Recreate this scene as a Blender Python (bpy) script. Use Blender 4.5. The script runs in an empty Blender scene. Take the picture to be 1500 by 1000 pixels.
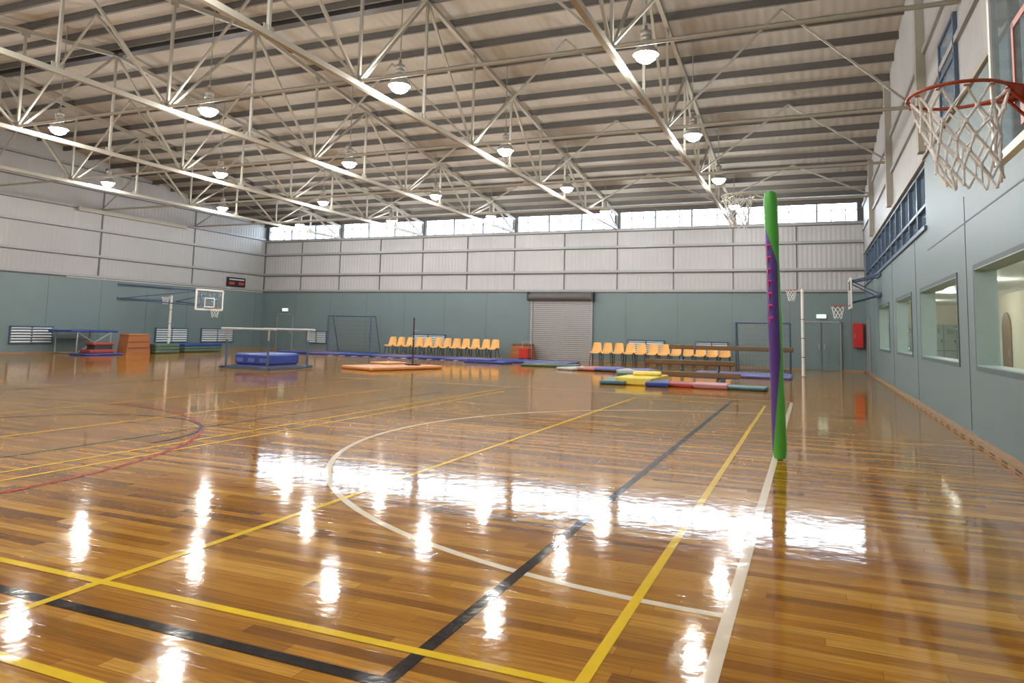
import bpy, math, random
from mathutils import Vector, Matrix
random.seed(4)
XR,XL,D,YN=2.116,-29.62,32.58,-4.0
ZB,ZS,ZW,ZC=3.27,6.28,7.22,6.30
RY,RZ=14.3,9.55            # ridge
def roof(y):
    return RZ-(RZ-ZW)/(D-RY)*abs(y-RY)
# ---------------------------------------------------------------- materials
def S(r,g,b):
    f=lambda c:(c/255/12.92) if c/255<=0.04045 else ((c/255+0.055)/1.055)**2.4
    return (f(r),f(g),f(b),1)
def newmat(name):
    m=bpy.data.materials.new(name); m.use_nodes=True
    return m,m.node_tree.nodes,m.node_tree.links,m.node_tree.nodes['Principled BSDF']
def mat(name,col,rough=0.5,metal=0.0,var=0.12,scale=6.0,bump=0.0,bscale=60.0,coat=0.0):
    m,N,L,B=newmat(name)
    tc=N.new('ShaderNodeTexCoord'); no=N.new('ShaderNodeTexNoise'); no.inputs['Scale'].default_value=scale; no.inputs['Detail'].default_value=4
    L.new(tc.outputs['Object'],no.inputs['Vector'])
    mx=N.new('ShaderNodeMix'); mx.data_type='RGBA'
    mx.inputs[6].default_value=tuple(c*(1-var) for c in col[:3])+(1,)
    mx.inputs[7].default_value=tuple(min(1,c*(1+var)) for c in col[:3])+(1,)
    L.new(no.outputs['Fac'],mx.inputs[0]); L.new(mx.outputs[2],B.inputs['Base Color'])
    B.inputs['Roughness'].default_value=rough; B.inputs['Metallic'].default_value=metal; B.inputs['Coat Weight'].default_value=coat
    if bump>0:
        n2=N.new('ShaderNodeTexNoise'); n2.inputs['Scale'].default_value=bscale; L.new(tc.outputs['Object'],n2.inputs['Vector'])
        bp=N.new('ShaderNodeBump'); bp.inputs['Strength'].default_value=bump; bp.inputs['Distance'].default_value=0.02
        L.new(n2.outputs['Fac'],bp.inputs['Height']); L.new(bp.outputs[0],B.inputs['Normal'])
    return m
def emit(name,col,s,samp=True):
    m,N,L,B=newmat(name)
    B.inputs['Base Color'].default_value=col; B.inputs['Emission Color'].default_value=col; B.inputs['Emission Strength'].default_value=s
    if not samp:
        try: m.cycles.emission_sampling='NONE'
        except Exception: pass
    return m
def glass(name,col,alpha,rough=0.02):
    m,N,L,B=newmat(name)
    t=N.new('ShaderNodeBsdfTransparent'); t.inputs[0].default_value=col
    mx=N.new('ShaderNodeMixShader'); mx.inputs[0].default_value=alpha
    B.inputs['Base Color'].default_value=col; B.inputs['Roughness'].default_value=rough
    out=[n for n in N if n.type=='OUTPUT_MATERIAL'][0]
    L.new(t.outputs[0],mx.inputs[1]); L.new(B.outputs[0],mx.inputs[2]); L.new(mx.outputs[0],out.inputs[0])
    return m
def varnish(N,L,B,tc,extra=None):
    B.inputs['Roughness'].default_value=0.6; B.inputs['Specular IOR Level'].default_value=0.0
    B.inputs['Coat Weight'].default_value=0.95; B.inputs['Coat Roughness'].default_value=0.07; B.inputs['Coat IOR'].default_value=1.43
    n3=N.new('ShaderNodeTexNoise'); n3.inputs['Scale'].default_value=6; n3.inputs['Detail'].default_value=3; L.new(tc.outputs['Object'],n3.inputs['Vector'])
    b2=N.new('ShaderNodeBump'); b2.inputs['Strength'].default_value=0.08; b2.inputs['Distance'].default_value=0.02; L.new(n3.outputs['Fac'],b2.inputs['Height'])
    last=b2
    if extra is not None:
        b3=N.new('ShaderNodeBump'); b3.inputs['Strength'].default_value=0.04; b3.inputs['Distance'].default_value=0.01; L.new(extra,b3.inputs['Height']); L.new(b2.outputs[0],b3.inputs['Normal']); last=b3
    L.new(last.outputs[0],B.inputs['Coat Normal']); L.new(b2.outputs[0],B.inputs['Normal'])
def floor_mat():
    m,N,L,B=newmat('varnished_timber_boards')
    tc=N.new('ShaderNodeTexCoord')
    br=N.new('ShaderNodeTexBrick'); br.offset=0.37; br.offset_frequency=1; br.squash=1
    br.inputs['Color1'].default_value=(0,0,0,1); br.inputs['Color2'].default_value=(1,1,1,1); br.inputs['Mortar'].default_value=(0.05,0.05,0.05,1)
    br.inputs['Scale'].default_value=1; br.inputs['Brick Width'].default_value=1.35; br.inputs['Row Height'].default_value=0.083
    br.inputs['Mortar Size'].default_value=0.0014; br.inputs['Bias'].default_value=0.0
    sep=N.new('ShaderNodeSeparateXYZ'); L.new(tc.outputs['Object'],sep.inputs[0])
    dv=N.new('ShaderNodeMath'); dv.operation='DIVIDE'; dv.inputs[1].default_value=0.083; L.new(sep.outputs['Y'],dv.inputs[0])
    fl=N.new('ShaderNodeMath'); fl.operation='FLOOR'; L.new(dv.outputs[0],fl.inputs[0])
    wn=N.new('ShaderNodeTexWhiteNoise'); wn.noise_dimensions='1D'; L.new(fl.outputs[0],wn.inputs['W'])
    ml=N.new('ShaderNodeMath'); ml.operation='MULTIPLY_ADD'; ml.inputs[1].default_value=3.0; L.new(wn.outputs['Value'],ml.inputs[0]); L.new(sep.outputs['X'],ml.inputs[2])
    cb=N.new('ShaderNodeCombineXYZ'); L.new(ml.outputs[0],cb.inputs[0]); L.new(sep.outputs['Y'],cb.inputs[1])
    L.new(cb.outputs[0],br.inputs['Vector'])
    rp=N.new('ShaderNodeValToRGB'); L.new(br.outputs['Color'],rp.inputs[0])
    e=rp.color_ramp.elements
    e[0].position=0.0; e[0].color=S(134,84,18)
    e[1].position=1.0; e[1].color=S(216,162,62)
    for p,c in ((0.2,S(164,108,26)),(0.5,S(184,125,34)),(0.8,S(198,140,44))):
        x=e.new(p); x.color=c
    mp=N.new('ShaderNodeMapping'); mp.inputs['Scale'].default_value=(1.5,38,1); L.new(cb.outputs[0],mp.inputs[0])
    no=N.new('ShaderNodeTexNoise'); no.inputs['Scale'].default_value=1.6; no.inputs['Detail'].default_value=6; L.new(mp.outputs[0],no.inputs['Vector'])
    gr=N.new('ShaderNodeMapRange'); gr.inputs[1].default_value=0.3; gr.inputs[2].default_value=0.7; gr.inputs[3].default_value=0.64; gr.inputs[4].default_value=1.08
    L.new(no.outputs['Fac'],gr.inputs[0])
    mx=N.new('ShaderNodeMix'); mx.data_type='RGBA'; mx.blend_type='MULTIPLY'; mx.inputs[0].default_value=1
    L.new(rp.outputs[0],mx.inputs[6]); L.new(gr.outputs[0],mx.inputs[7])
    L.new(mx.outputs[2],B.inputs['Base Color'])
    varnish(N,L,B,tc,br.outputs['Color'])
    return m
def line_mat(name,col):
    m,N,L,B=newmat(name)
    tc=N.new('ShaderNodeTexCoord'); no=N.new('ShaderNodeTexNoise'); no.inputs['Scale'].default_value=14; L.new(tc.outputs['Object'],no.inputs['Vector'])
    mx=N.new('ShaderNodeMix'); mx.data_type='RGBA'; mx.inputs[6].default_value=tuple(c*.9 for c in col[:3])+(1,); mx.inputs[7].default_value=col
    L.new(no.outputs['Fac'],mx.inputs[0]); L.new(mx.outputs[2],B.inputs['Base Color'])
    varnish(N,L,B,tc); return m
def clad_mat(name,col,axis,pitch=0.19,sheet=2.6,var=0.07,roughness=0.55):
    """profiled sheet: fine ribs plus per-sheet tint"""
    m,N,L,B=newmat(name)
    tc=N.new('ShaderNodeTexCoord'); sep=N.new('ShaderNodeSeparateXYZ'); L.new(tc.outputs['Object'],sep.inputs[0])
    a=sep.outputs[axis]
    d=N.new('ShaderNodeMath'); d.operation='DIVIDE'; d.inputs[1].default_value=sheet; L.new(a,d.inputs[0])
    f=N.new('ShaderNodeMath'); f.operation='FLOOR'; L.new(d.outputs[0],f.inputs[0])
    w=N.new('ShaderNodeTexWhiteNoise'); w.noise_dimensions='1D'; L.new(f.outputs[0],w.inputs['W'])
    no=N.new('ShaderNodeTexNoise'); no.inputs['Scale'].default_value=0.8; no.inputs['Detail'].default_value=5; L.new(tc.outputs['Object'],no.inputs['Vector'])
    av=N.new('ShaderNodeMath'); av.operation='ADD'; L.new(w.outputs['Value'],av.inputs[0]); L.new(no.outputs['Fac'],av.inputs[1])
    mr=N.new('ShaderNodeMapRange'); mr.inputs[1].default_value=0.3; mr.inputs[2].default_value=1.7; mr.inputs[3].default_value=1-var; mr.inputs[4].default_value=1+var; L.new(av.outputs[0],mr.inputs[0])
    mx=N.new('ShaderNodeMix'); mx.data_type='RGBA'; mx.blend_type='MULTIPLY'; mx.inputs[0].default_value=1; mx.inputs[6].default_value=col
    L.new(mr.outputs[0],mx.inputs[7]); L.new(mx.outputs[2],B.inputs['Base Color'])
    s=N.new('ShaderNodeMath'); s.operation='MULTIPLY'; s.inputs[1].default_value=2*math.pi/pitch; L.new(a,s.inputs[0])
    si=N.new('ShaderNodeMath'); si.operation='SINE'; L.new(s.outputs[0],si.inputs[0])
    b=N.new('ShaderNodeBump'); b.inputs['Strength'].default_value=0.35; b.inputs['Distance'].default_value=0.012; L.new(si.outputs[0],b.inputs['Height']); L.new(b.outputs[0],B.inputs['Normal'])
    B.inputs['Roughness'].default_value=roughness
    return m
M={}
M['floor']=floor_mat()
M['blue']=mat('teal_grey_wall_paint',S(112,132,136),0.5,var=0.05,scale=1.2,bump=0.05)
M['jamb']=mat('pale_teal_jamb_paint',S(150,172,170),0.5,var=0.04)
M['blued']=mat('teal_wall_joint',S(84,100,104),0.6)
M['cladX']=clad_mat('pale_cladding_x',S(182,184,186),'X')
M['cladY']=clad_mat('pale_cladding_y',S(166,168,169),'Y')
M['roof']=clad_mat('roof_foil_sheet',S(170,168,161),'X',pitch=0.25,sheet=1.6,var=0.08,roughness=0.7)
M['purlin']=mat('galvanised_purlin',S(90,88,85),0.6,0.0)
M['girt']=mat('galvanised_girt',S(156,158,160),0.5,0.2)
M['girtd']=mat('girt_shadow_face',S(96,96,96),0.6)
M['cream']=mat('cream_steel_paint',S(160,157,146),0.5,var=0.05)
M['white']=mat('white_paint',S(232,232,226),0.4,var=0.03)
M['wstrip']=mat('white_batten',S(225,226,222),0.5)
M['galv']=mat('roller_door_steel',S(170,171,170),0.45,0.3)
M['dark']=mat('dark_steel',S(52,50,50),0.5)
M['black']=mat('black_plastic',S(28,28,30),0.5)
M['bframe']=mat('blue_steel_paint',S(78,98,122),0.4)
M['sky']=glass('window_glass',(0.96,0.98,1,1),0.12)
M['upglass']=mat('painted_reflection_glazing',S(120,142,160),0.05,var=0.3,scale=0.7)  # opaque panes; bluish reflection of dark glass is put into the base colour
M['glass']=glass('clear_glass',(0.95,0.98,0.97,1),0.06)
M['bglass']=glass('backboard_acrylic',(0.62,0.70,0.74,1),0.2)
M['orange']=mat('orange_rim_paint',S(176,78,48),0.4)
M['net']=mat('white_net_cord',S(253,253,252),0.7,var=.01)
M['netg']=mat('grey_net_cord',S(150,155,158),0.7)
M['cream_w']=mat('cream_plaster',S(222,216,192),0.7,var=0.04)
M['cdoor']=mat('timber_door',S(120,88,54),0.5)
M['lock']=mat('grey_locker_doors',S(140,158,150),0.4)
M['chair']=mat('apricot_plastic_shell',S(238,182,104),0.35,var=0.05)
M['mblue']=mat('blue_vinyl_mat',S(46,74,156),0.35,bump=0.3,bscale=4)
M['mpurp']=mat('violet_blue_vinyl_mat',S(102,110,176),0.35,bump=0.3,bscale=4)
M['morng']=mat('orange_vinyl_mat',S(204,144,92),0.45)
M['mgreen']=mat('green_vinyl_mat',S(84,108,92),0.45)
M['mteal']=mat('teal_vinyl_mat',S(62,104,116),0.4)
M['myel']=mat('yellow_vinyl_mat',S(236,214,92),0.4,bump=0.3,bscale=5)
M['mred']=mat('red_vinyl_mat',S(168,62,58),0.4)
M['mpink']=mat('pink_vinyl_mat',S(184,126,130),0.4)
M['mwhite']=mat('pale_vinyl_mat',S(190,194,200),0.45)
M['brown']=mat('brown_suede_beam',S(112,90,64),0.7)
M['ply']=mat('brown_plywood',S(164,104,62),0.5)
M['red']=mat('red_enamel',S(190,40,34),0.4)
M['door']=mat('grey_teal_door',S(112,132,136),0.4)
M['louv']=mat('louvre_blades',S(215,225,230),0.3)
M['wood']=mat('timber_skirting',S(160,130,96),0.4,var=0.2)
M['lens']=emit('lamp_lens_glow',(1,0.97,0.9,1),60,False)
M['lampb']=mat('lamp_housing_alloy',S(165,164,158),0.35,0.4)
M['exit']=emit('exit_sign_green',(0.55,0.9,0.65,1),1.6)
M['down']=emit('downlight_glow',(1,0.95,0.82,1),8)
M['pink']=mat('magenta_letter',S(210,60,130),0.5)
def pad_mat():
    m,N,L,B=newmat('green_purple_post_padding')
    tc=N.new('ShaderNodeTexCoord'); sep=N.new('ShaderNodeSeparateXYZ'); L.new(tc.outputs['Object'],sep.inputs[0])
    xn=N.new('ShaderNodeMath'); xn.operation='MULTIPLY_ADD'; xn.inputs[1].default_value=.0245; L.new(sep.outputs['Z'],xn.inputs[0]); L.new(sep.outputs['X'],xn.inputs[2])
    a=N.new('ShaderNodeMath'); a.operation='MULTIPLY_ADD'; a.inputs[1].default_value=9.0; a.inputs[2].default_value=.70; L.new(xn.outputs[0],a.inputs[0])
    g1=N.new('ShaderNodeMath'); g1.operation='GREATER_THAN'; L.new(sep.outputs['Z'],g1.inputs[0]); L.new(a.outputs[0],g1.inputs[1])
    b=N.new('ShaderNodeMath'); b.operation='MULTIPLY_ADD'; b.inputs[1].default_value=-3.5; b.inputs[2].default_value=2.42; L.new(xn.outputs[0],b.inputs[0])
    g2=N.new('ShaderNodeMath'); g2.operation='LESS_THAN'; L.new(sep.outputs['Z'],g2.inputs[0]); L.new(b.outputs[0],g2.inputs[1])
    mu=N.new('ShaderNodeMath'); mu.operation='MULTIPLY'; L.new(g1.outputs[0],mu.inputs[0]); L.new(g2.outputs[0],mu.inputs[1])
    g3=N.new('ShaderNodeMath'); g3.operation='LESS_THAN'; g3.inputs[1].default_value=.052; L.new(xn.outputs[0],g3.inputs[0])
    mu2=N.new('ShaderNodeMath'); mu2.operation='MULTIPLY'; L.new(mu.outputs[0],mu2.inputs[0]); L.new(g3.outputs[0],mu2.inputs[1])
    mx=N.new('ShaderNodeMix'); mx.data_type='RGBA'; mx.inputs[6].default_value=S(84,178,70); mx.inputs[7].default_value=S(88,60,142)
    L.new(mu2.outputs[0],mx.inputs[0]); L.new(mx.outputs[2],B.inputs['Base Color']); B.inputs['Roughness'].default_value=0.35
    n=N.new('ShaderNodeTexNoise'); n.inputs['Scale'].default_value=6; L.new(tc.outputs['Object'],n.inputs['Vector'])
    bp=N.new('ShaderNodeBump'); bp.inputs['Strength'].default_value=0.25; bp.inputs['Distance'].default_value=0.02; L.new(n.outputs['Fac'],bp.inputs['Height']); L.new(bp.outputs[0],B.inputs['Normal'])
    return m
M['pad']=pad_mat()
# ---------------------------------------------------------------- mesh builder
class MB:
    def __init__(s,name): s.n=name; s.v=[]; s.f=[]; s.m=[]; s.sm=[]; s.mats=[]
    def mi(s,k):
        if k not in s.mats: s.mats.append(k)
        return s.mats.index(k)
    def add(s,vs,fs,k,smooth=False):
        o=len(s.v); s.v+= [tuple(x) for x in vs]; i=s.mi(k)
        for f in fs: s.f.append([o+j for j in f]); s.m.append(i); s.sm.append(smooth)
    def box(s,c,d,k,rz=0,tilt=None):
        x,y,z=d[0]/2,d[1]/2,d[2]/2
        vs=[Vector(p) for p in ((-x,-y,-z),(x,-y,-z),(x,y,-z),(-x,y,-z),(-x,-y,z),(x,-y,z),(x,y,z),(-x,y,z))]
        R=Matrix.Rotation(rz,3,'Z')
        if tilt: R=R@Matrix.Rotation(tilt[0],3,'X')@Matrix.Rotation(tilt[1],3,'Y')
        vs=[R@p+Vector(c) for p in vs]
        s.add(vs,[(0,3,2,1),(4,5,6,7),(0,1,5,4),(1,2,6,5),(2,3,7,6),(3,0,4,7)],k)
    def b2(s,x0,x1,y0,y1,z0,z1,k):
        s.box(((x0+x1)/2,(y0+y1)/2,(z0+z1)/2),(abs(x1-x0),abs(y1-y0),abs(z1-z0)),k)
    def soft(s,c,d,k,bev=0.04,rz=0):
        """rounded-edge slab (mat/cushion)"""
        x,y,z=d[0]/2,d[1]/2,d[2]/2; b=min(bev,z*0.9,x*.4,y*.4)
        R=Matrix.Rotation(rz,3,'Z'); vs=[]
        for (zz,ins) in ((-z,b),(-z+b,0),(z-b,0),(z-b*0.3,b*0.3),(z,b)):
            for px,py in ((-1,-1),(1,-1),(1,1),(-1,1)):
                X=px*(x-ins); Y=py*(y-ins)
                p1=R@Vector((X,Y-py*b,zz))+Vector(c); p2=R@Vector((X-px*b,Y,zz))+Vector(c)
                vs+= [p1,p2] if px*py>0 else [p2,p1]
        fs=[]
        for r in range(4):
            for i in range(8):
                j=(i+1)%8; fs.append((r*8+i,r*8+j,r*8+8+j,r*8+8+i))
        fs.append(tuple(range(7,-1,-1))); fs.append(tuple(range(32,40)))
        s.add(vs,fs,k)
    def frame(s,a,b):
        a,b=Vector(a),Vector(b); d=(b-a).normalized()
        u=Vector((0,0,1)) if abs(d.z)<0.95 else Vector((1,0,0))
        r=d.cross(u).normalized(); return a,b,r,r.cross(d).normalized()
    def tube(s,a,b,r,k,n=8,r2=None,cap=True):
        a,b,u,v=s.frame(a,b); r2=r if r2 is None else r2
        vs=[a+(u*math.cos(t)+v*math.sin(t))*r for t in [2*math.pi*i/n for i in range(n)]]+[b+(u*math.cos(t)+v*math.sin(t))*r2 for t in [2*math.pi*i/n for i in range(n)]]
        fs=[(i,(i+1)%n,n+(i+1)%n,n+i) for i in range(n)]
        s.add(vs,fs,k,True)
        if cap: s.add(vs,[tuple(range(n-1,-1,-1)),tuple(range(n,2*n))],k)
    def bar(s,a,b,w,h,k):
        a,b,u,v=s.frame(a,b)
        q=[(-w/2,-h/2),(w/2,-h/2),(w/2,h/2),(-w/2,h/2)]
        vs=[a+u*x+v*y for x,y in q]+[b+u*x+v*y for x,y in q]
        s.add(vs,[(3,2,1,0),(4,5,6,7),(0,1,5,4),(1,2,6,5),(2,3,7,6),(3,0,4,7)],k)
    def path(s,pts,r,k,n=8):
        for a,b in zip(pts[:-1],pts[1:]): s.tube(a,b,r,k,n)
    def lathe(s,c,prof,k,n=20,smooth=True):
        vs=[];c=Vector(c)
        for r,z in prof:
            for i in range(n):
                t=2*math.pi*i/n; vs.append(c+Vector((r*math.cos(t),r*math.sin(t),z)))
        fs=[(a*n+i,a*n+(i+1)%n,(a+1)*n+(i+1)%n,(a+1)*n+i) for a in range(len(prof)-1) for i in range(n)]
        s.add(vs,fs,k,smooth)
    def torus(s,c,R,r,k,n=40,m=8):
        c=Vector(c); vs=[]
        for i in range(n):
            t=2*math.pi*i/n
            for j in range(m):
                p=2*math.pi*j/m; q=R+r*math.cos(p); vs.append(c+Vector((q*math.cos(t),q*math.sin(t),r*math.sin(p))))
        s.add(vs,[(i*m+j,((i+1)%n)*m+j,((i+1)%n)*m+(j+1)%m,i*m+(j+1)%m) for i in range(n) for j in range(m)],k,True)
    def obj(s,loc=(0,0,0),rz=0):
        me=bpy.data.meshes.new(s.n); me.from_pydata(s.v,[],s.f); me.update()
        for k in s.mats: me.materials.append(M[k])
        me.polygons.foreach_set('material_index',s.m); me.polygons.foreach_set('use_smooth',s.sm)
        import bmesh
        bm=bmesh.new(); bm.from_mesh(me); bmesh.ops.recalc_face_normals(bm,faces=bm.faces); bm.to_mesh(me); bm.free()
        o=bpy.data.objects.new(s.n,me); bpy.context.scene.collection.objects.link(o); o.location=loc; o.rotation_euler=(0,0,rz)
        return o
def holes(mb,axis,p0,p1,a0,a1,z0,z1,hs,k):
    """wall slab normal to axis with rectangular holes hs=(a0,a1,z0,z1)"""
    A=sorted({a0,a1}|{x for h in hs for x in h[:2] if a0<x<a1}); Z=sorted({z0,z1}|{x for h in hs for x in h[2:] if z0<x<z1})
    for i in range(len(A)-1):
        for j in range(len(Z)-1):
            ca,cz=(A[i]+A[i+1])/2,(Z[j]+Z[j+1])/2
            if any(h[0]<ca<h[1] and h[2]<cz<h[3] for h in hs): continue
            if axis=='X': mb.b2(p0,p1,A[i],A[i+1],Z[j],Z[j+1],k)
            else: mb.b2(A[i],A[i+1],p0,p1,Z[j],Z[j+1],k)
# ---------------------------------------------------------------- shell
b=MB('floor'); b.b2(XL-.3,XR+.26,YN-.3,D+.3,-.2,0,'floor'); b.obj()
# ceiling: two pitched slabs
b=MB('ceiling')
for ya,yb in ((RY,D+.3),(RY,YN-.3)):
    za,zb_=roof(ya),roof(yb)
    vs=[(XL-.3,ya,za),(XR+.3,ya,za),(XR+.3,yb,zb_),(XL-.3,yb,zb_)]
    vs+= [(x,y,z+.1) for x,y,z in vs]
    b.add(vs,[(0,1,2,3),(7,6,5,4),(0,4,5,1),(1,5,6,2),(2,6,7,3),(3,7,4,0)],'roof')
b.obj()
b=MB('roof_purlins')
n=16
for side in (1,-1):
    for i in range(n+1):
        y=RY+side*(0.25+i*(D-RY-.4)/n)
        if y<YN: continue
        z=roof(y)
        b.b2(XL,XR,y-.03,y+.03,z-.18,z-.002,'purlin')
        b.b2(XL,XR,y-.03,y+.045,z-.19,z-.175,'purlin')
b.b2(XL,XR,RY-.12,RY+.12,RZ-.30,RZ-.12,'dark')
b.obj()
# back wall
b=MB('wall_back')
BD=D+.2
b.b2(XL,XR,D,BD,0,ZB,'blue')
b.b2(XL,XR,D+.06,BD,ZB,ZS,'cladX')
b.b2(XL,XR,D+.06,BD,ZW,ZW+.25,'cladX')
TX=[XR-(XR-XL)/6*k for k in range(7)]
x=XL+2.4
while x<XR:
    b.b2(x-.008,x+.008,D-.004,D+.01,0.1,ZB,'blued'); x+=2.4
b.obj()
b=MB('trim_back_girts')
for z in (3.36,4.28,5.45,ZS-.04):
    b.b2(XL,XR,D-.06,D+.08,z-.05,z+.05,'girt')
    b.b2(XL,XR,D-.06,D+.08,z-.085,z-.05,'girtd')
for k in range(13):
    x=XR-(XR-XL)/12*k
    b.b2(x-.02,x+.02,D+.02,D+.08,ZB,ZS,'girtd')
b.obj()
b=MB('trim_back_batten')
b.b2(-14.6,-7.9,D-.05,D,3.27,3.33,'wstrip'); b.obj()
# clerestory windows
for k in range(6):
    b=MB('window_%d'%(k+1)); x1,x0=TX[k]-.12,TX[k+1]+.12
    b.b2(x0,x1,D+.10,D+.12,ZS+.03,ZW-.02,'sky')
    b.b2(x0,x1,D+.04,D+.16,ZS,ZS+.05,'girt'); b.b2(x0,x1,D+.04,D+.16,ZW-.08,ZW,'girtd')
    nm=9
    for i in range(nm+1):
        x=x0+(x1-x0)*i/nm; w=.035 if i%3==0 else .02
        b.b2(x-w,x+w,D+.05,D+.15,ZS,ZW,'girt' if i%3 else 'bframe')
    b.b2(x0,x1,D+.06,D+.14,ZS+.5,ZS+.53,'girt')
    b.obj()
b=MB('trim_back_columns')
for k in range(7): 
    xx=min(max(TX[k],XL+.12),XR-.12)
    b.b2(xx-.12,xx+.12,D-.02,D+.2,ZS-.05,ZW+.1,'girtd')
b.obj()
# left wall
def gable(name,x0,x1,hs,low,lowz,key):
    b=MB(name)
    holes(b,'X',x0,x1,YN,D+.2,0,lowz,hs,low)
    for ya,yb in ((YN,RY),(RY,D+.2)):
        vs=[(x0,ya,lowz),(x0,yb,lowz),(x0,yb,roof(yb)+.02),(x0,ya,roof(ya)+.02)]
        vs+=[(x1,y,z) for _,y,z in vs]
        b.add(vs,[(0,1,2,3),(7,6,5,4),(0,4,5,1),(1,5,6,2),(2,6,7,3),(3,7,4,0)],key)
    return b
b=gable('wall_left',XL-.2,XL,[],'blue',ZB,'cladY')
y=YN+2.4
while y<D: b.b2(XL-.01,XL+.004,y-.008,y+.008,.1,ZB,'blued'); y+=2.4
b.obj()
b=MB('trim_left_girts')
for z in (3.36,4.28,5.45,6.35,7.25,8.15,8.95):
    if z<ZW: ya,yb=YN,D
    else:
        h=(RZ-z)/((RZ-ZW)/(D-RY)); ya,yb=RY-h+.3,RY+h-.3
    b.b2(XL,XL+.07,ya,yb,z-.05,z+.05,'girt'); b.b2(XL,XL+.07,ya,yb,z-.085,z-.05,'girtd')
for i in range(8):
    y=D-i*5.2
    if y>YN: b.b2(XL,XL+.03,y-.03,y+.03,ZB,roof(y)-.25,'girtd')
b.b2(XL+.05,XL+.2,20.9,26.7,6.16,6.34,'cream')
b.b2(XL,XL+.05,20.7,D-.1,3.24,3.32,'wstrip')
b.obj()
# right wall
LW=[(6.4,11.4,1.05,2.38),(12.7,16.6,1.05,2.38),(18.1,21.1,1.05,2.40),(23.0,26.2,1.05,2.40)]
UW=(15.6,32.0,3.60,4.85)
b=gable('wall_right',XR,XR+.25,LW+[UW],'blue',4.95,'cladY')
for y in (5.9,11.95,17.3,22.0,28.4):
    b.b2(XR-.006,XR+.01,y-.01,y+.01,.12,3.5,'blued')
b.b2(XR-.006,XR+.01,YN,15.5,3.10,3.12,'blued')
b.obj()
b=MB('trim_right_ledge'); b.b2(XR-.05,XR,15.5,D,4.86,4.96,'cream'); b.b2(XR-.05,XR,15.5,D,3.52,3.6,'bframe')
b.b2(XR-.05,XR,YN,15.5,4.9,4.98,'cream')
for z in (5.9,6.9): b.b2(XR-.06,XR,YN,D,z-.05,z+.05,'girt')
b.obj()
b=MB('trim_right_columns')
for y in (9.1,15.2,21.3,27.4):
    b.b2(XR-.16,XR,y-.13,y+.13,4.96,roof(y)-.23,'cream')
b.obj()
b=MB('window_7')
y0,y1,z0,z1=UW
b.b2(XR+.10,XR+.13,y0,y1,z0,z1,'upglass')
nn=12
for i in range(nn+1):
    y=y0+(y1-y0)*i/nn; b.b2(XR+.02,XR+.16,y-.035,y+.035,z0,z1,'bframe')
for z in (z0+.03,z0+.45,z1-.03): b.b2(XR+.02,XR+.16,y0,y1,z-.03,z+.03,'bframe')
b.obj()
b=MB('window_12')   # upper gallery pane beside the near column
b.b2(XR-.03,XR-.01,12.0,13.3,5.05,6.3,'upglass')
for y in (12.0,13.3,): b.b2(XR-.06,XR-.005,y-.04,y+.04,5.0,6.35,'bframe')
for z in (5.03,5.7,6.32): b.b2(XR-.06,XR-.005,12.0,13.3,z-.03,z+.03,'bframe')
b.obj()
for i,(a0,a1,z0,z1) in enumerate(LW):
    b=MB('window_%d'%(8+i))
    b.b2(XR+.22,XR+.23,a0,a1,z0,z1,'glass')
    J=XR+.26
    for y in (a0+.008,a1-.008): b.b2(XR-.012,J,y-.008,y+.008,z0,z1,'jamb')
    for z in (z0+.008,z1-.008): b.b2(XR-.012,J,a0,a1,z-.008,z+.008,'jamb')
    for y in (a0-.03,a1+.03): b.b2(XR-.015,XR,y-.03,y+.03,z0-.06,z1+.06,'blued')
    for z in (z0-.03,z1+.03): b.b2(XR-.015,XR,a0,a1,z-.03,z+.03,'blued')
    b.obj()
b=MB('baseboard_right'); b.b2(XR-.09,XR,YN,D,0,.05,'wood'); b.b2(XR-.03,XR,YN,D,.05,.09,'wood')
y=0
while y<D: b.b2(XR-.095,XR-.04,y,y+.25,.012,.03,'dark'); y+=.6
b.obj()
b=MB('baseboard_back'); b.b2(XL,XR-.1,D-.03,D,0,.06,'wood'); b.obj()
b=MB('baseboard_left'); b.b2(XL,XL+.03,YN,D-.04,0,.06,'wood'); b.obj()
b=MB('wall_front'); b.b2(XL,XR,YN-.2,YN,0,ZB,'blue'); b.b2(XL,XR,YN-.2,YN,ZB,roof(YN)+.05,'cladX'); b.obj()
# corridor behind viewing windows
b=MB('wall_corridor')
CX=5.4
b.b2(CX,CX+.1,YN,D+.2,0,2.9,'cream_w'); b.b2(XR+.26,CX,YN,YN+.1,0,2.9,'cream_w'); b.b2(XR+.26,CX,D+.1,D+.2,0,2.9,'cream_w')
b.obj()
b=MB('ceiling_corridor'); b.b2(XR+.25,CX+.1,YN,D+.2,2.8,2.9,'white'); b.obj()
b=MB('floor_corridor'); b.b2(XR+.26,CX+.1,YN-.3,D+.3,-.2,0,'lock'); b.obj()
for yc in (24.9,19.6):
    b=MB('arched_door')
    pts=[(-.5,0),(.5,0),(.5,1.75)]+[(.5*math.cos(t),1.75+.5*math.sin(t)) for t in [math.pi*i/12 for i in range(1,12)]]+[(-.5,1.75)]
    vs=[(CX-.04,yc+p,z) for p,z in pts]+[(CX-.01,yc+p,z) for p,z in pts]; n=len(pts)
    b.add(vs,[tuple(range(n))]+[(i,(i+1)%n,n+(i+1)%n,n+i) for i in range(n)],'cdoor')
    b.tube((CX-.06,yc-.35,1.0),(CX-.06,yc-.35,1.15),.015,'galv'); b.obj()
b=MB('locker_bank')
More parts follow.
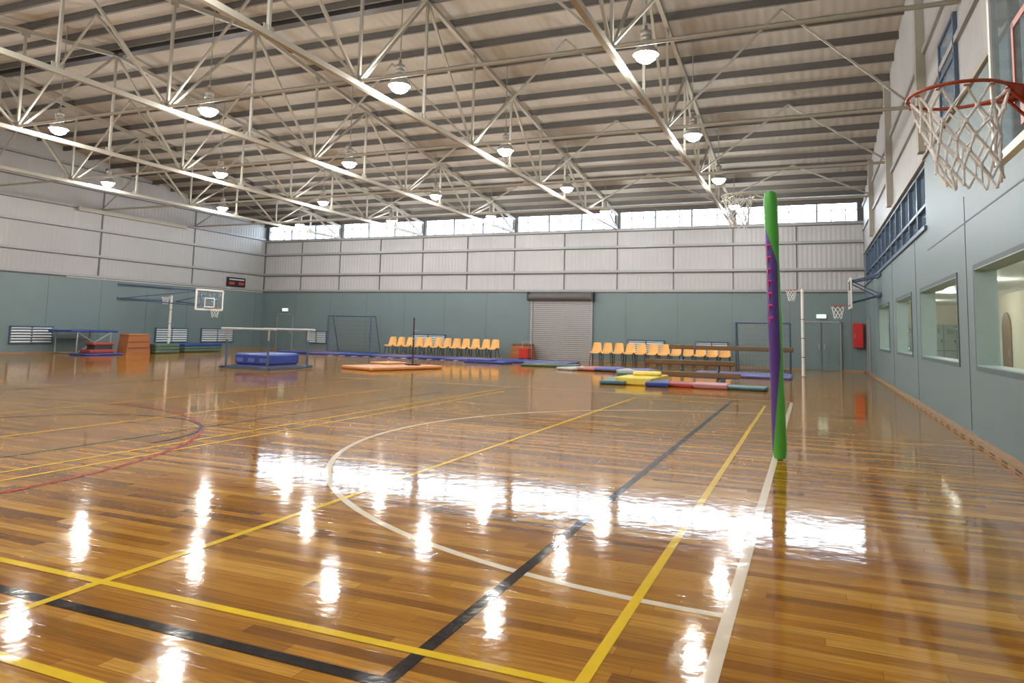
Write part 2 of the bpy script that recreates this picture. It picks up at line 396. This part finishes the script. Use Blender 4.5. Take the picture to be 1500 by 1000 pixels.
for i in range(6):
    x=2.6+i*.45; y0=D-.45; b.b2(x,x+.43,y0,D+.08,0.05,2.0,'lock'); b.b2(x+.02,x+.41,y0-.01,y0+.01,.97,.99,'dark'); b.b2(x+.35,x+.38,y0-.02,y0,1.3,1.42,'dark'); b.b2(x+.43,x+.45,y0+.02,D+.08,.05,2.0,'dark')
    for k in range(4): b.b2(x+.1,x+.33,y0-.005,y0+.005,1.65+k*.05,1.665+k*.05,'dark')
b.b2(2.6,5.3,D-.42,D+.08,0,.05,'dark')
b.obj()
b=MB('upholstered_bench')
b.soft((3.2,10.2,.93),(.5,3.0,.12),'mred',.03); b.b2(3.0,3.4,8.8,11.6,.8,.87,'dark')
for y in (8.9,11.5):
    for x in (3.02,3.38): b.tube((x,y,0),(x,y,.8),.02,'dark')
b.obj()
for i,y in enumerate((5,9.5,14,19,24,29)):
    b=MB('ceiling_downlight'); b.lathe((3.8,y,2.8),[(0,-.01),(.09,-.01),(.12,-.02),(.12,0)],'white'); b.lathe((3.8,y,2.8),[(0.001,-.022),(.085,-.022)],'down'); b.obj()
    l=bpy.data.lights.new('corridor_lamp','POINT'); l.energy=55; l.color=(1,.95,.85); l.shadow_soft_size=.1
    o=bpy.data.objects.new('corridor_lamp',l); o.location=(3.8,y,2.6); bpy.context.scene.collection.objects.link(o)
# ---------------------------------------------------------------- roof trusses
NS=(D-RY)/7
nodes=[RY+NS*i for i in range(8)]
def tz(y): return roof(y)-.28
for k in range(1,6):
    x=TX[k]; b=MB('roof_truss')
    ys=[RY-NS*i for i in range(7,0,-1)]+nodes; ys=[max(y,YN+.05) for y in ys]; ys=[y for i,y in enumerate(ys) if i==0 or y>ys[i-1]+.3]
    ys[-1]=D-.05
    b.bar((x,ys[0],ZC),(x,ys[-1],ZC),.10,.11,'cream')
    b.bar((x,ys[0],tz(ys[0])),(x,RY,tz(RY)),.10,.11,'cream'); b.bar((x,RY,tz(RY)),(x,ys[-1],tz(ys[-1])),.10,.11,'cream')
    W=.058
    for i,y in enumerate(ys):
        b.bar((x,y,ZC),(x,y,tz(y)),W,W,'cream')
        if i<len(ys)-1:
            y2=ys[i+1]
            if i%2: b.bar((x,y,tz(y)),(x,y2,ZC),W,W,'cream')
            else: b.bar((x,y,ZC),(x,y2,tz(y2)),W,W,'cream')
        b.box((x,y,ZC+.06),(.016,.24,.2),'cream')
        b.box((x,y,tz(y)-.05),(.016,.22,.18),'cream')
    b.obj()
b=MB('roof_cross_bracing')
for y in (RY-5*NS,RY-3*NS,RY-NS,RY+NS,RY+3*NS,RY+5*NS):
    b.tube((XL+.02,y,ZC+.08),(XR-.02,y,ZC+.08),.042,'cream')
    for k in range(0,7):
        for sgn in (-1,1):
            x2=TX[k]+sgn*(XR-XL)/12
            if XL<x2<XR:
                b.bar((TX[k],y,ZC+.1),(x2,y,tz(y)+.05),.048,.048,'cream')
b.obj()
# ---------------------------------------------------------------- lamps
LX=[-2.72,-7.95,-13.25,-18.5,-23.9]; LY=[1.2,6.8,12.4,18.0,23.5,28.6]
for x in LX:
    for y in LY:
        b=MB('pendant_high_bay_lamp')
        b.lathe((0,0,0),[(.235,0),(.24,.02),(.20,.10),(.14,.17),(.09,.20)],'lampb')
        b.lathe((0,0,0),[(0.001,-.15),(.09,-.135),(.17,-.08),(.215,.01)],'lens')
        b.lathe((0,0,0),[(.09,.2),(.10,.21),(.10,.27),(.075,.28),(.10,.29),(.10,.35),(.075,.36),(.10,.37),(.10,.45),(.06,.47),(.03,.5),(.03,.56),(0.001,.57)],'lampb')
        b.torus((0,0,.6),.04,.01,'lampb',16,6)
        b.tube((0,0,.6),(0,0,roof(y)-6.47),.012,'lampb')
        b.obj((x,y,6.45))
        l=bpy.data.lights.new('high_bay_light','POINT'); l.energy=205; l.color=(1,.975,.93); l.shadow_soft_size=.15
        o=bpy.data.objects.new('high_bay_light',l); o.location=(x,y,6.12); bpy.context.scene.collection.objects.link(o)
# ---------------------------------------------------------------- court lines
YEL,WHI,BLK,RED,GRN='l_y','l_w','l_k','l_r','l_g'
M[YEL]=line_mat('yellow_line_paint',S(246,206,40)); M[WHI]=line_mat('white_line_paint',S(244,230,206)); M[BLK]=line_mat('black_line_paint',S(34,32,38)); M[RED]=line_mat('red_line_paint',S(190,36,18)); M[GRN]=line_mat('green_line_paint',S(70,110,70))
b=MB('court_line_markings'); zz=[.0012]
def rect(x0,x1,y0,y1,k):
    zz[0]+=.00012; z=zz[0]; b.add([(x0,y0,z),(x1,y0,z),(x1,y1,z),(x0,y1,z)],[(0,1,2,3)],k)
def ly(x,y0,y1,k,w=.055): rect(x-w/2,x+w/2,y0,y1,k)
def lx(y,x0,x1,k,w=.055): rect(x0,x1,y-w/2,y+w/2,k)
def arc(cx,cy,r,a0,a1,k,w=.055,n=72):
    zz[0]+=.00012; z=zz[0]; vs=[]
    for i in range(n+1):
        t=math.radians(a0+(a1-a0)*i/n)
        for q in (r-w/2,r+w/2): vs.append((cx+q*math.cos(t),cy+q*math.sin(t),z))
    b.add(vs,[(2*i,2*i+1,2*i+3,2*i+2) for i in range(n)],k)
ly(-.40,1.1,16.3,WHI,.065); arc(-.40,8.7,4.9,90,270,WHI,.06)
ly(-.87,-3.5,15.2,YEL); ly(-1.58,1.5,16.0,BLK,.07)
lx(2.82,-14,-.87,YEL); lx(2.53,-9,-1.58,BLK,.07); lx(2.05,-12,-.87,YEL)
ly(-3.55,2.05,15.3,YEL); ly(-6.5,0,15,YEL,.05); ly(-6.85,0,24,YEL,.05)
ly(-11.1,0,24,YEL,.05); ly(-8.9,0,24,YEL,.05); ly(-7.6,2,14,GRN,.05)
arc(-10.9,3.8,4.85,-60,95,RED,.06); arc(-8.9,6.1,1.8,0,180,BLK,.05); 
lx(15.2,-3.55,-.87,YEL); lx(16.3,-12,-.4,WHI,.06); lx(24,-20,-3,YEL); ly(-14.6,0,24,BLK,.05); ly(-18,0,28,YEL,.05)
lx(1.1,-12,-.4,WHI)
b.obj()
# ---------------------------------------------------------------- hoops
def net(b,c,r0,r1,h,rad,rows=6,n=12,sway=(0,0),n_sides=5,jit=0.0,k='net'):
    c=Vector(c); P=[]
    for j in range(rows+1):
        t=j/rows; r=r0+(r1-r0)*(t**0.7); row=[]
        for i in range(n):
            a=2*math.pi*(i+(0.5 if j%2 else 0))/n
            row.append(c+Vector((r*math.cos(a)+sway[0]*t*t+random.uniform(-jit,jit),r*math.sin(a)+sway[1]*t*t+random.uniform(-jit,jit),-h*t+random.uniform(-jit,jit)-(.02*math.sin(a*2)*t))))
        P.append(row)
    for j in range(rows):
        for i in range(n):
            o=P[j+1]; nb=(i-1)%n if j%2==0 else (i+1)%n
            b.tube(P[j][i],o[i],rad,k,n_sides,cap=False); b.tube(P[j][i],o[nb],rad,k,n_sides,cap=False)
            if j>0:
                m=P[j][i]; b.tube(m+Vector((0,0,rad*1.5)),m-Vector((0,0,rad*1.5)),rad*1.7,k,6)
# near basketball hoop (right)
rx,ry,rz_=.735,4.22,2.68
b=MB('basketball_hoop'); XW=XR-.015
b.torus((rx,ry,rz_),.232,.0095,'orange',56,10)
for i in range(12):
    a=2*math.pi*i/12; p=Vector((rx+.232*math.cos(a),ry+.232*math.sin(a),rz_-.012)); b.torus(p-Vector((0,0,.008)),.011,.003,'orange',10,5)
net(b,(rx,ry,rz_-.02),.226,.125,.47,.0066,6,12,(.06,-.03),6,.014)
bx=rx+.33
b.path([(rx+.10,ry-.21,rz_),(bx-.02,ry-.10,rz_-.02)],.009,'orange'); b.path([(rx+.10,ry+.21,rz_),(bx-.02,ry+.10,rz_-.02)],.009,'orange')
b.path([(rx+.22,ry-.06,rz_-.01),(bx-.02,ry-.06,rz_-.12)],.009,'orange'); b.path([(rx+.22,ry+.06,rz_-.01),(bx-.02,ry+.06,rz_-.12)],.009,'orange')
b.b2(bx-.025,bx-.003,ry-.12,ry+.12,rz_-.15,rz_+.03,'orange')
b.b2(rx+.20,bx-.02,ry-.11,ry+.11,rz_-.012,rz_-.002,'orange')
hb,z0,z1=.80,rz_-.2,rz_+.85
b.b2(bx,bx+.012,ry-hb,ry+hb,z0,z1,'bglass')
for y in (ry-hb,ry+hb): b.b2(bx-.012,bx+.035,y-.025,y+.025,z0-.025,z1+.025,'white')
for z in (z0,z1): b.b2(bx-.012,bx+.035,ry-hb,ry+hb,z-.025,z+.025,'white')
for y in (ry-.3,ry+.3): b.b2(bx-.006,bx,y-.02,y+.02,rz_+.02,rz_+.48,'orange')
for z in (rz_+.04,rz_+.46): b.b2(bx-.006,bx,ry-.3,ry+.3,z-.02,z+.02,'orange')
for s in (-1,1):
    y=ry+s*.45
    b.bar((bx+.04,y,z0+.02),(bx+.04,y,z1),.05,.05,'dark')
    b.bar((bx+.05,y,z1-.1),(XW,y,z1+.15),.05,.05,'dark')
    b.bar((bx+.05,y,z0+.1),(XW,y,z0-.15),.05,.05,'dark')
    b.b2(XW-.03,XW,y-.08,y+.08,z0-.3,z1+.3,'dark')
b.bar((bx+.05,ry-.45,z0+.2),(bx+.05,ry+.45,z0+.2),.05,.05,'dark'); b.bar((bx+.06,ry-.45,z0+.2),(XW-.02,ry+.45,z0+.05),.03,.03,'dark')
b.obj()
def wall_hoop(name,x,y,zr,sgn,wallx,mirror_arms,fr='white'):
    """sgn: +1 ring points +X"""
    b=MB(name)
    b.torus((x,y,zr),.225,.014,'orange',28,6); net(b,(x,y,zr-.02),.22,.12,.4,.007,4,8,n_sides=4)
    bx=x-sgn*.38; b.b2(bx-.01,bx+.01,y-.8,y+.8,zr-.05,zr+.85,'bglass')
    for yy in (y-.8,y+.8): b.b2(bx-.025,bx+.025,yy-.04,yy+.04,zr-.08,zr+.88,fr)
    for z in (zr-.06,zr+.86): b.b2(bx-.025,bx+.025,y-.8,y+.8,z-.04,z+.04,fr)
    for yy in (y-.28,y+.28): b.b2(bx-.02,bx+.02,yy-.025,yy+.025,zr+.05,zr+.5,fr)
    for z in (zr+.07,zr+.48): b.b2(bx-.02,bx+.02,y-.28,y+.28,z-.025,z+.025,fr)
    b.bar((x-sgn*.22,y,zr),(bx,y,zr-.01),.12,.02,'orange')
    for yy,dy in ((y-.5,-mirror_arms),(y+.5,mirror_arms*.2)):
        b.tube((bx-sgn*.02,yy,zr+.8),(wallx,yy+dy,zr+1.0),.03,'bframe'); b.tube((bx-sgn*.02,yy,zr+.1),(wallx,yy+dy,zr+.35),.025,'bframe')
        b.tube((bx-sgn*.02,yy,zr+.1),(bx-sgn*.02,yy,zr+.8),.03,'bframe')
        b.tube((bx-sgn*.02,yy,zr+.8),(wallx,yy+dy,zr+.35),.02,'bframe')
    b.b2(wallx-.025,wallx+.025,y-.6-mirror_arms,y+.6,zr+.95,zr+1.05,'bframe'); b.b2(wallx-.025,wallx+.025,y-.6-mirror_arms,y+.6,zr+.3,zr+.4,'bframe')
    b.obj()
wall_hoop('basketball_hoop',-26.1,25.6,2.1,1,XL+.035,1.8)
wall_hoop('basketball_hoop',.85,26.0,2.45,-1,XR-.035,.3)
# ---------------------------------------------------------------- netball posts
def post(x,y,H,pad,lean,big):
    b=MB('netball_post')
    n=16; prof=[]
    for i in range(29):
        z=.02+(H-.02)*i/28; r=.076+.003*math.sin(z*5)+.002*math.sin(z*13)
        if i in(0,28): r*=.85
        prof.append((r if big else .055,z))
    vs=[]
    for r,z in prof:
        for i in range(n):
            t=2*math.pi*i/n; vs.append((r*math.cos(t)+lean*z/H,r*math.sin(t),z))
    fs=[(a*n+i,a*n+(i+1)%n,(a+1)*n+(i+1)%n,(a+1)*n+i) for a in range(len(prof)-1) for i in range(n)]
    b.add(vs,fs,pad,True); b.add([(0,0,prof[0][1])]+vs[:n],[(0,(i+1)%n+1,i+1) for i in range(n)],pad)
    b.add([(lean,0,H)]+vs[-n:],[(0,i+1,(i+1)%n+1) for i in range(n)],pad)
    b.tube((0,0,0.003),(0,0,.06),.03,'galv'); b.lathe((lean,0,H),[(.035,-.02),(.035,.02),(0.001,.025)],'pad' if big else 'white')
    c=(lean-.36,0,H-.02)
    b.torus(c,.19,.0085,'orange' if not big else 'white',32,8); net(b,(c[0],c[1],c[2]-.01),.186,.10,.36,.0055,5,10,n_sides=5,jit=.006)
    b.tube((lean-.17,0,H-.02),(lean-.03,0,H-.06),.01,'white')
    if not big:
        for i in range(7): b.torus((0,0,.35+i*.33),.056,.012,'black',16,6) if i%2 else None
    else:
        for i in range(7):
            z=2.45-i*.14; xx=lean*z/H
            b.box((xx-.035,-.070,z),(.045,.012,.02),'pink',rz=-.4); b.box((xx-.052,-.060,z-.03),(.014,.012,.07),'pink',rz=-.6)
    b.obj((x,y,0))
post(-.345,8.7,3.07,'pad',-.075,True)
post(-.26,26.8,3.05,'white',0,False)
post(-28.2,24.95,2.65,'white',0,False)
# ---------------------------------------------------------------- back wall fittings
DW=D; D=D-.012
b=MB('roller_door')
x0,x1=-12.65,-9.72
z=.0
while z<2.9:
    b.b2(x0,x1,D-.06,D-.01,z+.012,z+.085,'galv'); b.b2(x0,x1,D-.045,D-.01,z,z+.012,'girtd'); z+=.097
b.b2(x0-.12,x0,D-.12,D,0,3.0,'girt'); b.b2(x1,x1+.12,D-.12,D,0,3.0,'girt')
b.tube((x0-.15,D-.2,3.05),(x1+.15,D-.2,3.05),.18,'girtd',20); 
for x in (x0-.18,x1+.18): b.b2(x-.03,x+.03,D-.4,D,2.85,3.27,'dark')
b.obj()
def door(name,x0,x1,h,leaves):
    b=MB(name); 
    b.b2(x0-.06,x0,D-.06,D,0,h+.06,'girt'); b.b2(x1,x1+.06,D-.06,D,0,h+.06,'girt'); b.b2(x0-.06,x1+.06,D-.06,D,h,h+.06,'girt')
    w=(x1-x0)/leaves
    for i in range(leaves):
        a=x0+i*w; b.b2(a+.01,a+w-.01,D-.04,D-.005,.01,h-.01,'door'); 
        hx=a+w-.1 if i==0 else a+.1
        b.b2(hx-.02,hx+.02,D-.055,D-.04,.9,1.1,'galv'); b.tube((hx,D-.08,1.02),(hx+(.1 if i else -.1),D-.08,1.02),.012,'galv',6); b.tube((hx,D-.08,1.02),(hx,D-.04,1.02),.012,'galv',6)
    b.obj()
door('door_1',-28.4,-27.35,2.0,1); door('door_2',-.28,1.12,2.0,2)
for x in (-27.9,.42):
    b=MB('exit_sign'); b.b2(x-.2,x+.2,D-.06,D,2.18,2.36,'white'); b.b2(x-.18,x+.18,D-.066,D-.06,2.2,2.34,'exit'); b.b2(x-.05,x-.0,D-.07,D-.066,2.22,2.32,'white'); b.obj()
b=MB('fire_hose_cabinet'); b.b2(1.62,2.0,D-.25,D,1.0,2.0,'red'); b.b2(1.65,1.97,D-.262,D-.25,1.04,1.96,'red'); b.b2(1.68,1.7,D-.28,D-.262,1.4,1.55,'galv'); b.obj()
def louvreX(x0,x1,z0,z1):
    b=MB('louvre_vent'); 
    b.b2(x0,x1,D-.015,D-.005,z0,z1,'dark')
    for x in (x0,x1,(x0+x1)/2): b.b2(x-.03,x+.03,D-.06,D,z0-.03,z1+.03,'bframe')
    for z in (z0,z1): b.b2(x0,x1,D-.06,D,z-.03,z+.03,'bframe')
    n=6
    for i in range(n):
        z=z0+(z1-z0)*(i+.5)/n; b.box(((x0+x1)/2,D-.035,z),(x1-x0,.075,.012),'louv',tilt=(.95,0))
    b.obj()
louvreX(-26.3,-24.95,.45,1.08); louvreX(-7.9,-6.2,.5,1.06); louvreX(-19.5,-17.5,.5,1.06); louvreX(-4.8,-3.4,.5,1.06)
for y0,y1 in ((18.6,20.3),(25.4,27.3),(28.2,30.4),(13,15)):
    b=MB('louvre_vent'); b.b2(XL+.005,XL+.015,y0,y1,.43,1.1,'dark')
    for y in (y0,y1,(y0+y1)/2): b.b2(XL,XL+.06,y-.03,y+.03,.4,1.13,'bframe')
    for z in (.43,1.1): b.b2(XL,XL+.06,y0,y1,z-.03,z+.03,'bframe')
    for i in range(6):
        z=.43+.67*(i+.5)/6; b.box((XL+.04,(y0+y1)/2,z),(.075,y1-y0,.012),'louv',tilt=(0,.95))
    b.obj()
b=MB('scoreboard'); b.b2(XL+.052,XL+.13,29.7,31.0,3.46,3.95,'black'); b.b2(XL+.13,XL+.135,29.8,30.2,3.55,3.7,'mred'); b.b2(XL+.13,XL+.135,30.5,30.9,3.55,3.7,'mred'); b.b2(XL+.13,XL+.135,29.8,30.9,3.8,3.87,'mwhite'); b.obj()
X_=XR-.012
b=MB('fire_exit_door'); b.b2(X_-.03,X_,30.2,31.2,0.0,2.1,'door'); b.b2(X_-.05,X_,30.12,30.2,0,2.18,'girt'); b.b2(X_-.05,X_,31.2,31.28,0,2.18,'girt'); b.b2(X_-.05,X_,30.12,31.28,2.1,2.18,'girt'); b.tube((X_-.07,30.35,1),(X_-.07,30.5,1),.012,'galv'); b.obj()
D=DW
# ---------------------------------------------------------------- goals
def goal(x0,x1,y,h,dp):
    b=MB('futsal_goal'); r=.04
    b.path([(x0,y,0.0),(x0,y,h),(x1,y,h),(x1,y,0.0)],r,'bframe'); 
    for x in (x0,x1): b.path([(x,y,h),(x,y+dp*.4,h),(x,y+dp,.04),(x,y,.04)],.025,'bframe')
    b.tube((x0,y+dp,.04),(x1,y+dp,.04),.025,'bframe'); b.tube((x0,y+dp*.4,h),(x1,y+dp*.4,h),.02,'bframe')
    n=16
    for i in range(n+1):
        x=x0+(x1-x0)*i/n; b.path([(x,y+dp*.4,h),(x,y+dp*.97,.06)],.004,'netg',4)
    for j in range(1,9):
        t=j/9; b.tube((x0,y+dp*(.4+.58*t),h*(1-t)+.05),(x1,y+dp*(.4+.58*t),h*(1-t)+.05),.004,'netg',4)
    b.obj()
goal(-24.0,-21.3,31.4,1.95,1.0); goal(-2.75,-.75,29.2,1.9,1.1)
# ---------------------------------------------------------------- chairs
def chair_mesh():
    b=MB('plastic_chair')
    prof=[(-.22,.405),(-.215,.435),(-.17,.45),(-.05,.44),(.08,.435),(.16,.445),(.20,.49),(.225,.56),(.245,.64),(.265,.73),(.28,.80),(.30,.83)]
    n=9; vs=[]
    for i,(y,z) in enumerate(prof):
        w=.21 if i<6 else .21-.012*(i-6)
        if i==len(prof)-1: w*=.82
        for j in range(n):
            u=-1+2*j/(n-1)
            lift=.03*abs(u)**3 if i<6 else 0; fwd=-.05*u*u if i>=6 else 0
            vs.append((w*u,y+fwd,z+lift))
    fs=[(a*n+j,a*n+j+1,(a+1)*n+j+1,(a+1)*n+j) for a in range(len(prof)-1) for j in range(n-1)]
    b.add(vs,fs,'chair',True)
    v2=[(x*.985,y+.012,z-.012) for x,y,z in vs]; b.add(v2,[tuple(reversed(f)) for f in fs],'chair',True)
    for sx in (-1,1):
        b.path([(sx*.21,-.22,0),(sx*.17,-.15,.42),(sx*.17,.12,.42),(sx*.21,.24,0)],.014,'black',6)
    b.tube((-.17,-.15,.42),(.17,-.15,.42),.014,'black',6); b.tube((-.17,.12,.42),(.17,.12,.42),.014,'black',6)
    return b
o=chair_mesh().obj(); cm=o.data; bpy.data.objects.remove(o)
def chair(x,y,r=0):
    o=bpy.data.objects.new('plastic_chair',cm); o.location=(x,y,0); o.rotation_euler=(0,0,r); o.scale=(1.1,1.1,1.12); bpy.context.scene.collection.objects.link(o)
for i in range(12): chair(-19.9+i*.525,31.2+random.uniform(-.04,.04),random.uniform(-.05,.05))
for i in range(12): chair(-9.05+i*.515,31.2+random.uniform(-.04,.04),random.uniform(-.05,.05))
# ---------------------------------------------------------------- gym equipment
b=MB('crash_mat'); b.soft((-16.3,18.3,.30),(1.35,1.5,.36),'mblue',.06); b.b2(-16.9,-15.7,17.6,19.0,.02,.12,'mpurp'); 
for i in range(3): b.b2(-16.85+i*.45,-16.6+i*.45,17.54,17.55,.22,.34,'mpurp')
b.obj()
b=MB('parallel_bars')
for y in (17.35,19.2):
    for x in (-17.1,-15.45):
        b.tube((x,y,.06),(x,y,.9),.035,'bframe'); b.tube((x,y,.85),(x,y,1.22),.028,'galv')
    b.tube((-17.35,y,1.25),(-15.2,y,1.25),.035,'mwhite'); b.bar((-17.2,y,.05),(-15.3,y,.05),.08,.08,'bframe')
for x in (-17.15,-15.4): b.bar((x,17.15,.05),(x,19.4,.05),.08,.08,'bframe')
b.obj()
b=MB('landing_mat'); b.soft((-13.2,20.9,.06),(1.7,3.0,.10),'morng',.03,rz=-.35); b.soft((-13.9,21.7,.14),(.9,1.0,.07),'morng',.03,rz=-.3); b.obj()
b=MB('high_jump_stand'); b.tube((-12.8,21.5,.135),(-12.8,21.5,1.75),.028,'dark'); b.tube((-12.8,21.5,1.0),(-12.8,21.5,1.04),.05,'galv'); b.bar((-13.1,21.5,.134),(-12.5,21.5,.134),.06,.04,'dark'); b.bar((-12.8,21.2,.134),(-12.8,21.8,.134),.06,.04,'dark'); b.tube((-12.8,21.5,1.3),(-12.6,21.5,1.3),.015,'galv'); b.obj()
b=MB('long_tumbling_mat')
for i in range(8):
    x=-24.0+i*1.95; b.soft((x,29.6-.08*i,.05),(1.93,1.9,.09),'mpurp' if i%2 else 'mblue',.03)
for i in range(26): b.b2(-21.8+i*.34,-21.65+i*.34,28.1,28.4,.0,.012,'mwhite' if i%2 else 'dark')
b.obj()
b=MB('folded_blue_mat'); b.soft((-12.6,27.3,.045),(2.0,.8,.085),'mblue',.03,rz=-.15); b.soft((-12.9,27.3,.13),(1.2,.6,.08),'mpurp',.03,rz=-.15); b.obj()
b=MB('landing_mat'); b.soft((-9.6,26.8,.05),(2.2,1.3,.09),'mgreen',.03,rz=.1); b.obj()
b=MB('pastel_mat_pile')
for i,k in enumerate(('mwhite','mpink','mpurp','mwhite','mpurp')):
    b.soft((-8.0+i*.62,25.2+.12*(i%2),.05+.02*(i%3)),(.8,1.5,.09),k,.03,rz=.2*(i-2))
b.obj()
b=MB('coloured_panel_mat')
for x,y,w,dd,h,k,r in ((-5.05,19.6,.7,1.9,.1,'mteal',.1),(-4.4,19.9,1.0,2.0,.2,'myel',-.05),(-3.85,19.3,.6,1.4,.12,'mblue',.15),(-3.25,19.4,.9,1.0,.1,'mred',-.1),(-2.45,19.3,.85,.9,.12,'mpink',.08),(-1.55,19.3,1.0,.75,.09,'mteal',-.05),(-4.9,20.6,.8,.8,.24,'mgreen',.2)):
    b.soft((x,y,h/2+.005),(w,dd,h),k,.03,rz=r)
b.soft((-4.35,20.3,.25),(.8,.9,.1),'myel',.04,rz=.2)
b.obj()
b=MB('landing_mat'); b.soft((-2.2,25.6,.05),(3.2,2.0,.09),'mpurp',.03); b.obj()
def beam(x0,x1,y,z,k='brown'):
    b=MB('balance_beam'); b.soft(((x0+x1)/2,y,z),(x1-x0,.12,.16),k,.03)
    for x in (x0+.5,x1-.5):
        if z>.3:
            b.bar((x,y-.35,.04),(x,y+.35,.04),.06,.06,'bframe'); b.tube((x,y-.3,.06),(x,y,z-.07),.025,'bframe'); b.tube((x,y+.3,.06),(x,y,z-.07),.025,'bframe')
        else: b.box((x,y,(z-.08)/2),(.1,.4,z-.08),'bframe')
    b.obj()
beam(-5.1,-.6,27.7,.9); beam(-5.0,-2.2,23.0,.5); beam(-4.6,-1.9,21.6,.2)
b=MB('vaulting_box')
for i,(w,z) in enumerate(((1.2,.0),(1.12,.22),(1.04,.44))): b.box((-13.0,32.15,z+.11),(w,.5,.205),'ply')
b.soft((-13.0,32.15,.70),(1.04,.4,.1),'brown',.04); b.obj()
b=MB('equipment_trolley'); b.b2(-12.75,-12.3,31.0,31.45,.12,.55,'red'); b.tube((-12.75,31.5,.1),(-12.75,31.5,.85),.018,'galv'); b.tube((-12.3,31.5,.1),(-12.3,31.5,.85),.018,'galv'); b.tube((-12.75,31.5,.85),(-12.3,31.5,.85),.018,'galv')
for x in (-12.7,-12.35):
    for y in (31.05,31.4): b.tube((x-.02,y,.06),(x+.02,y,.06),.06,'black',10)
b.b2(-12.75,-12.3,31.0,31.5,.08,.12,'dark'); b.obj()
b=MB('trampoline')
x0,x1,y0,y1,h=-29.2,-27.9,19.9,22.0,.95
b.path([(x0,y0,h),(x1,y0,h),(x1,y1,h),(x0,y1,h),(x0,y0,h)],.045,'mblue'); b.soft(((x0+x1)/2,(y0+y1)/2,h+.01),(x1-x0-.05,y1-y0-.05,.05),'mblue',.02); b.b2(x0+.3,x1-.3,y0+.35,y1-.35,h+.036,h+.045,'black')
for y in (y0+.3,y1-.3):
    for x in (x0,x1): b.tube((x,y,h),(x,y,.03),.03,'galv')
    b.tube((x0,y,.05),(x1,y,.05),.03,'galv')
b.tube((x1,y0+.3,.05),(x1,y1-.3,h-.05),.02,'galv'); b.tube((x1,y0+.3,h-.05),(x1,y1-.3,.05),.02,'galv'); b.obj()
b=MB('crash_mat'); b.soft((-27.1,20.5,.04),(1.0,1.7,.07),'mblue',.03); b.soft((-27.2,20.6,.15),(.6,1.1,.14),'mred',.03); b.soft((-27.2,20.7,.45),(.5,1.0,.10),'mred',.03); b.box((-27.2,20.7,.31),(.45,.8,.2),'dark'); b.obj()
b=MB('vaulting_box')
pts=[(-.6,0),(.6,0),(.5,.78),(-.5,.78)]
vs=[(-27.2+(.28),22.3+p,z) for p,z in pts]+[(-27.2-.28,22.3+p,z) for p,z in pts]
b.add(vs,[(0,1,2,3),(7,6,5,4),(0,4,5,1),(1,5,6,2),(2,6,7,3),(3,7,4,0)],'ply')
for z in (.26,.52): b.b2(-26.93,-26.91,21.8,22.8,z-.012,z+.012,'dark')
b.soft((-27.2,22.3,.82),(.58,1.05,.1),'ply',.03); b.obj()
b=MB('folded_green_mat')
for i in range(3): b.soft((-27.5,23.9,.075+i*.14),(1.0,1.3,.135),'mgreen',.03)
b.obj()
b=MB('folded_green_mat')
for i in range(3): b.soft((-28.0,26.4,.075+i*.13),(1.1,2.3,.125),'mgreen' if i<2 else 'mblue',.03)
b.obj()
# ---------------------------------------------------------------- camera
yaw,pit,rol,f,cx,cy,h=.3871,.0952,.0227,1036.388,765.78,384.783,1.3952
F=Vector((-math.sin(yaw)*math.cos(pit),math.cos(yaw)*math.cos(pit),math.sin(pit)))
R=Vector((math.cos(yaw),math.sin(yaw),0)); U=R.cross(F)
c,s=math.cos(rol),math.sin(rol)
R,U=c*R+s*U,-s*R+c*U
cd=bpy.data.cameras.new('camera'); cd.lens=f/1500*36; cd.sensor_width=36; cd.sensor_fit='HORIZONTAL'
cd.shift_x=-(cx-750)/1500; cd.shift_y=(cy-500)/1500; cd.clip_start=.05; cd.clip_end=200
co=bpy.data.objects.new('camera',cd); bpy.context.scene.collection.objects.link(co)
mm=Matrix(((R.x,U.x,-F.x,0),(R.y,U.y,-F.y,0),(R.z,U.z,-F.z,h),(0,0,0,1)))
co.matrix_world=mm; bpy.context.scene.camera=co
# ---------------------------------------------------------------- world
w=bpy.data.worlds.new('sky'); bpy.context.scene.world=w; w.use_nodes=True
bg=w.node_tree.nodes['Background']; bg.inputs[0].default_value=(.80,.90,1,1); bg.inputs[1].default_value=16.0
vs=bpy.context.scene.view_settings; vs.view_transform='Standard'; vs.exposure=0.0
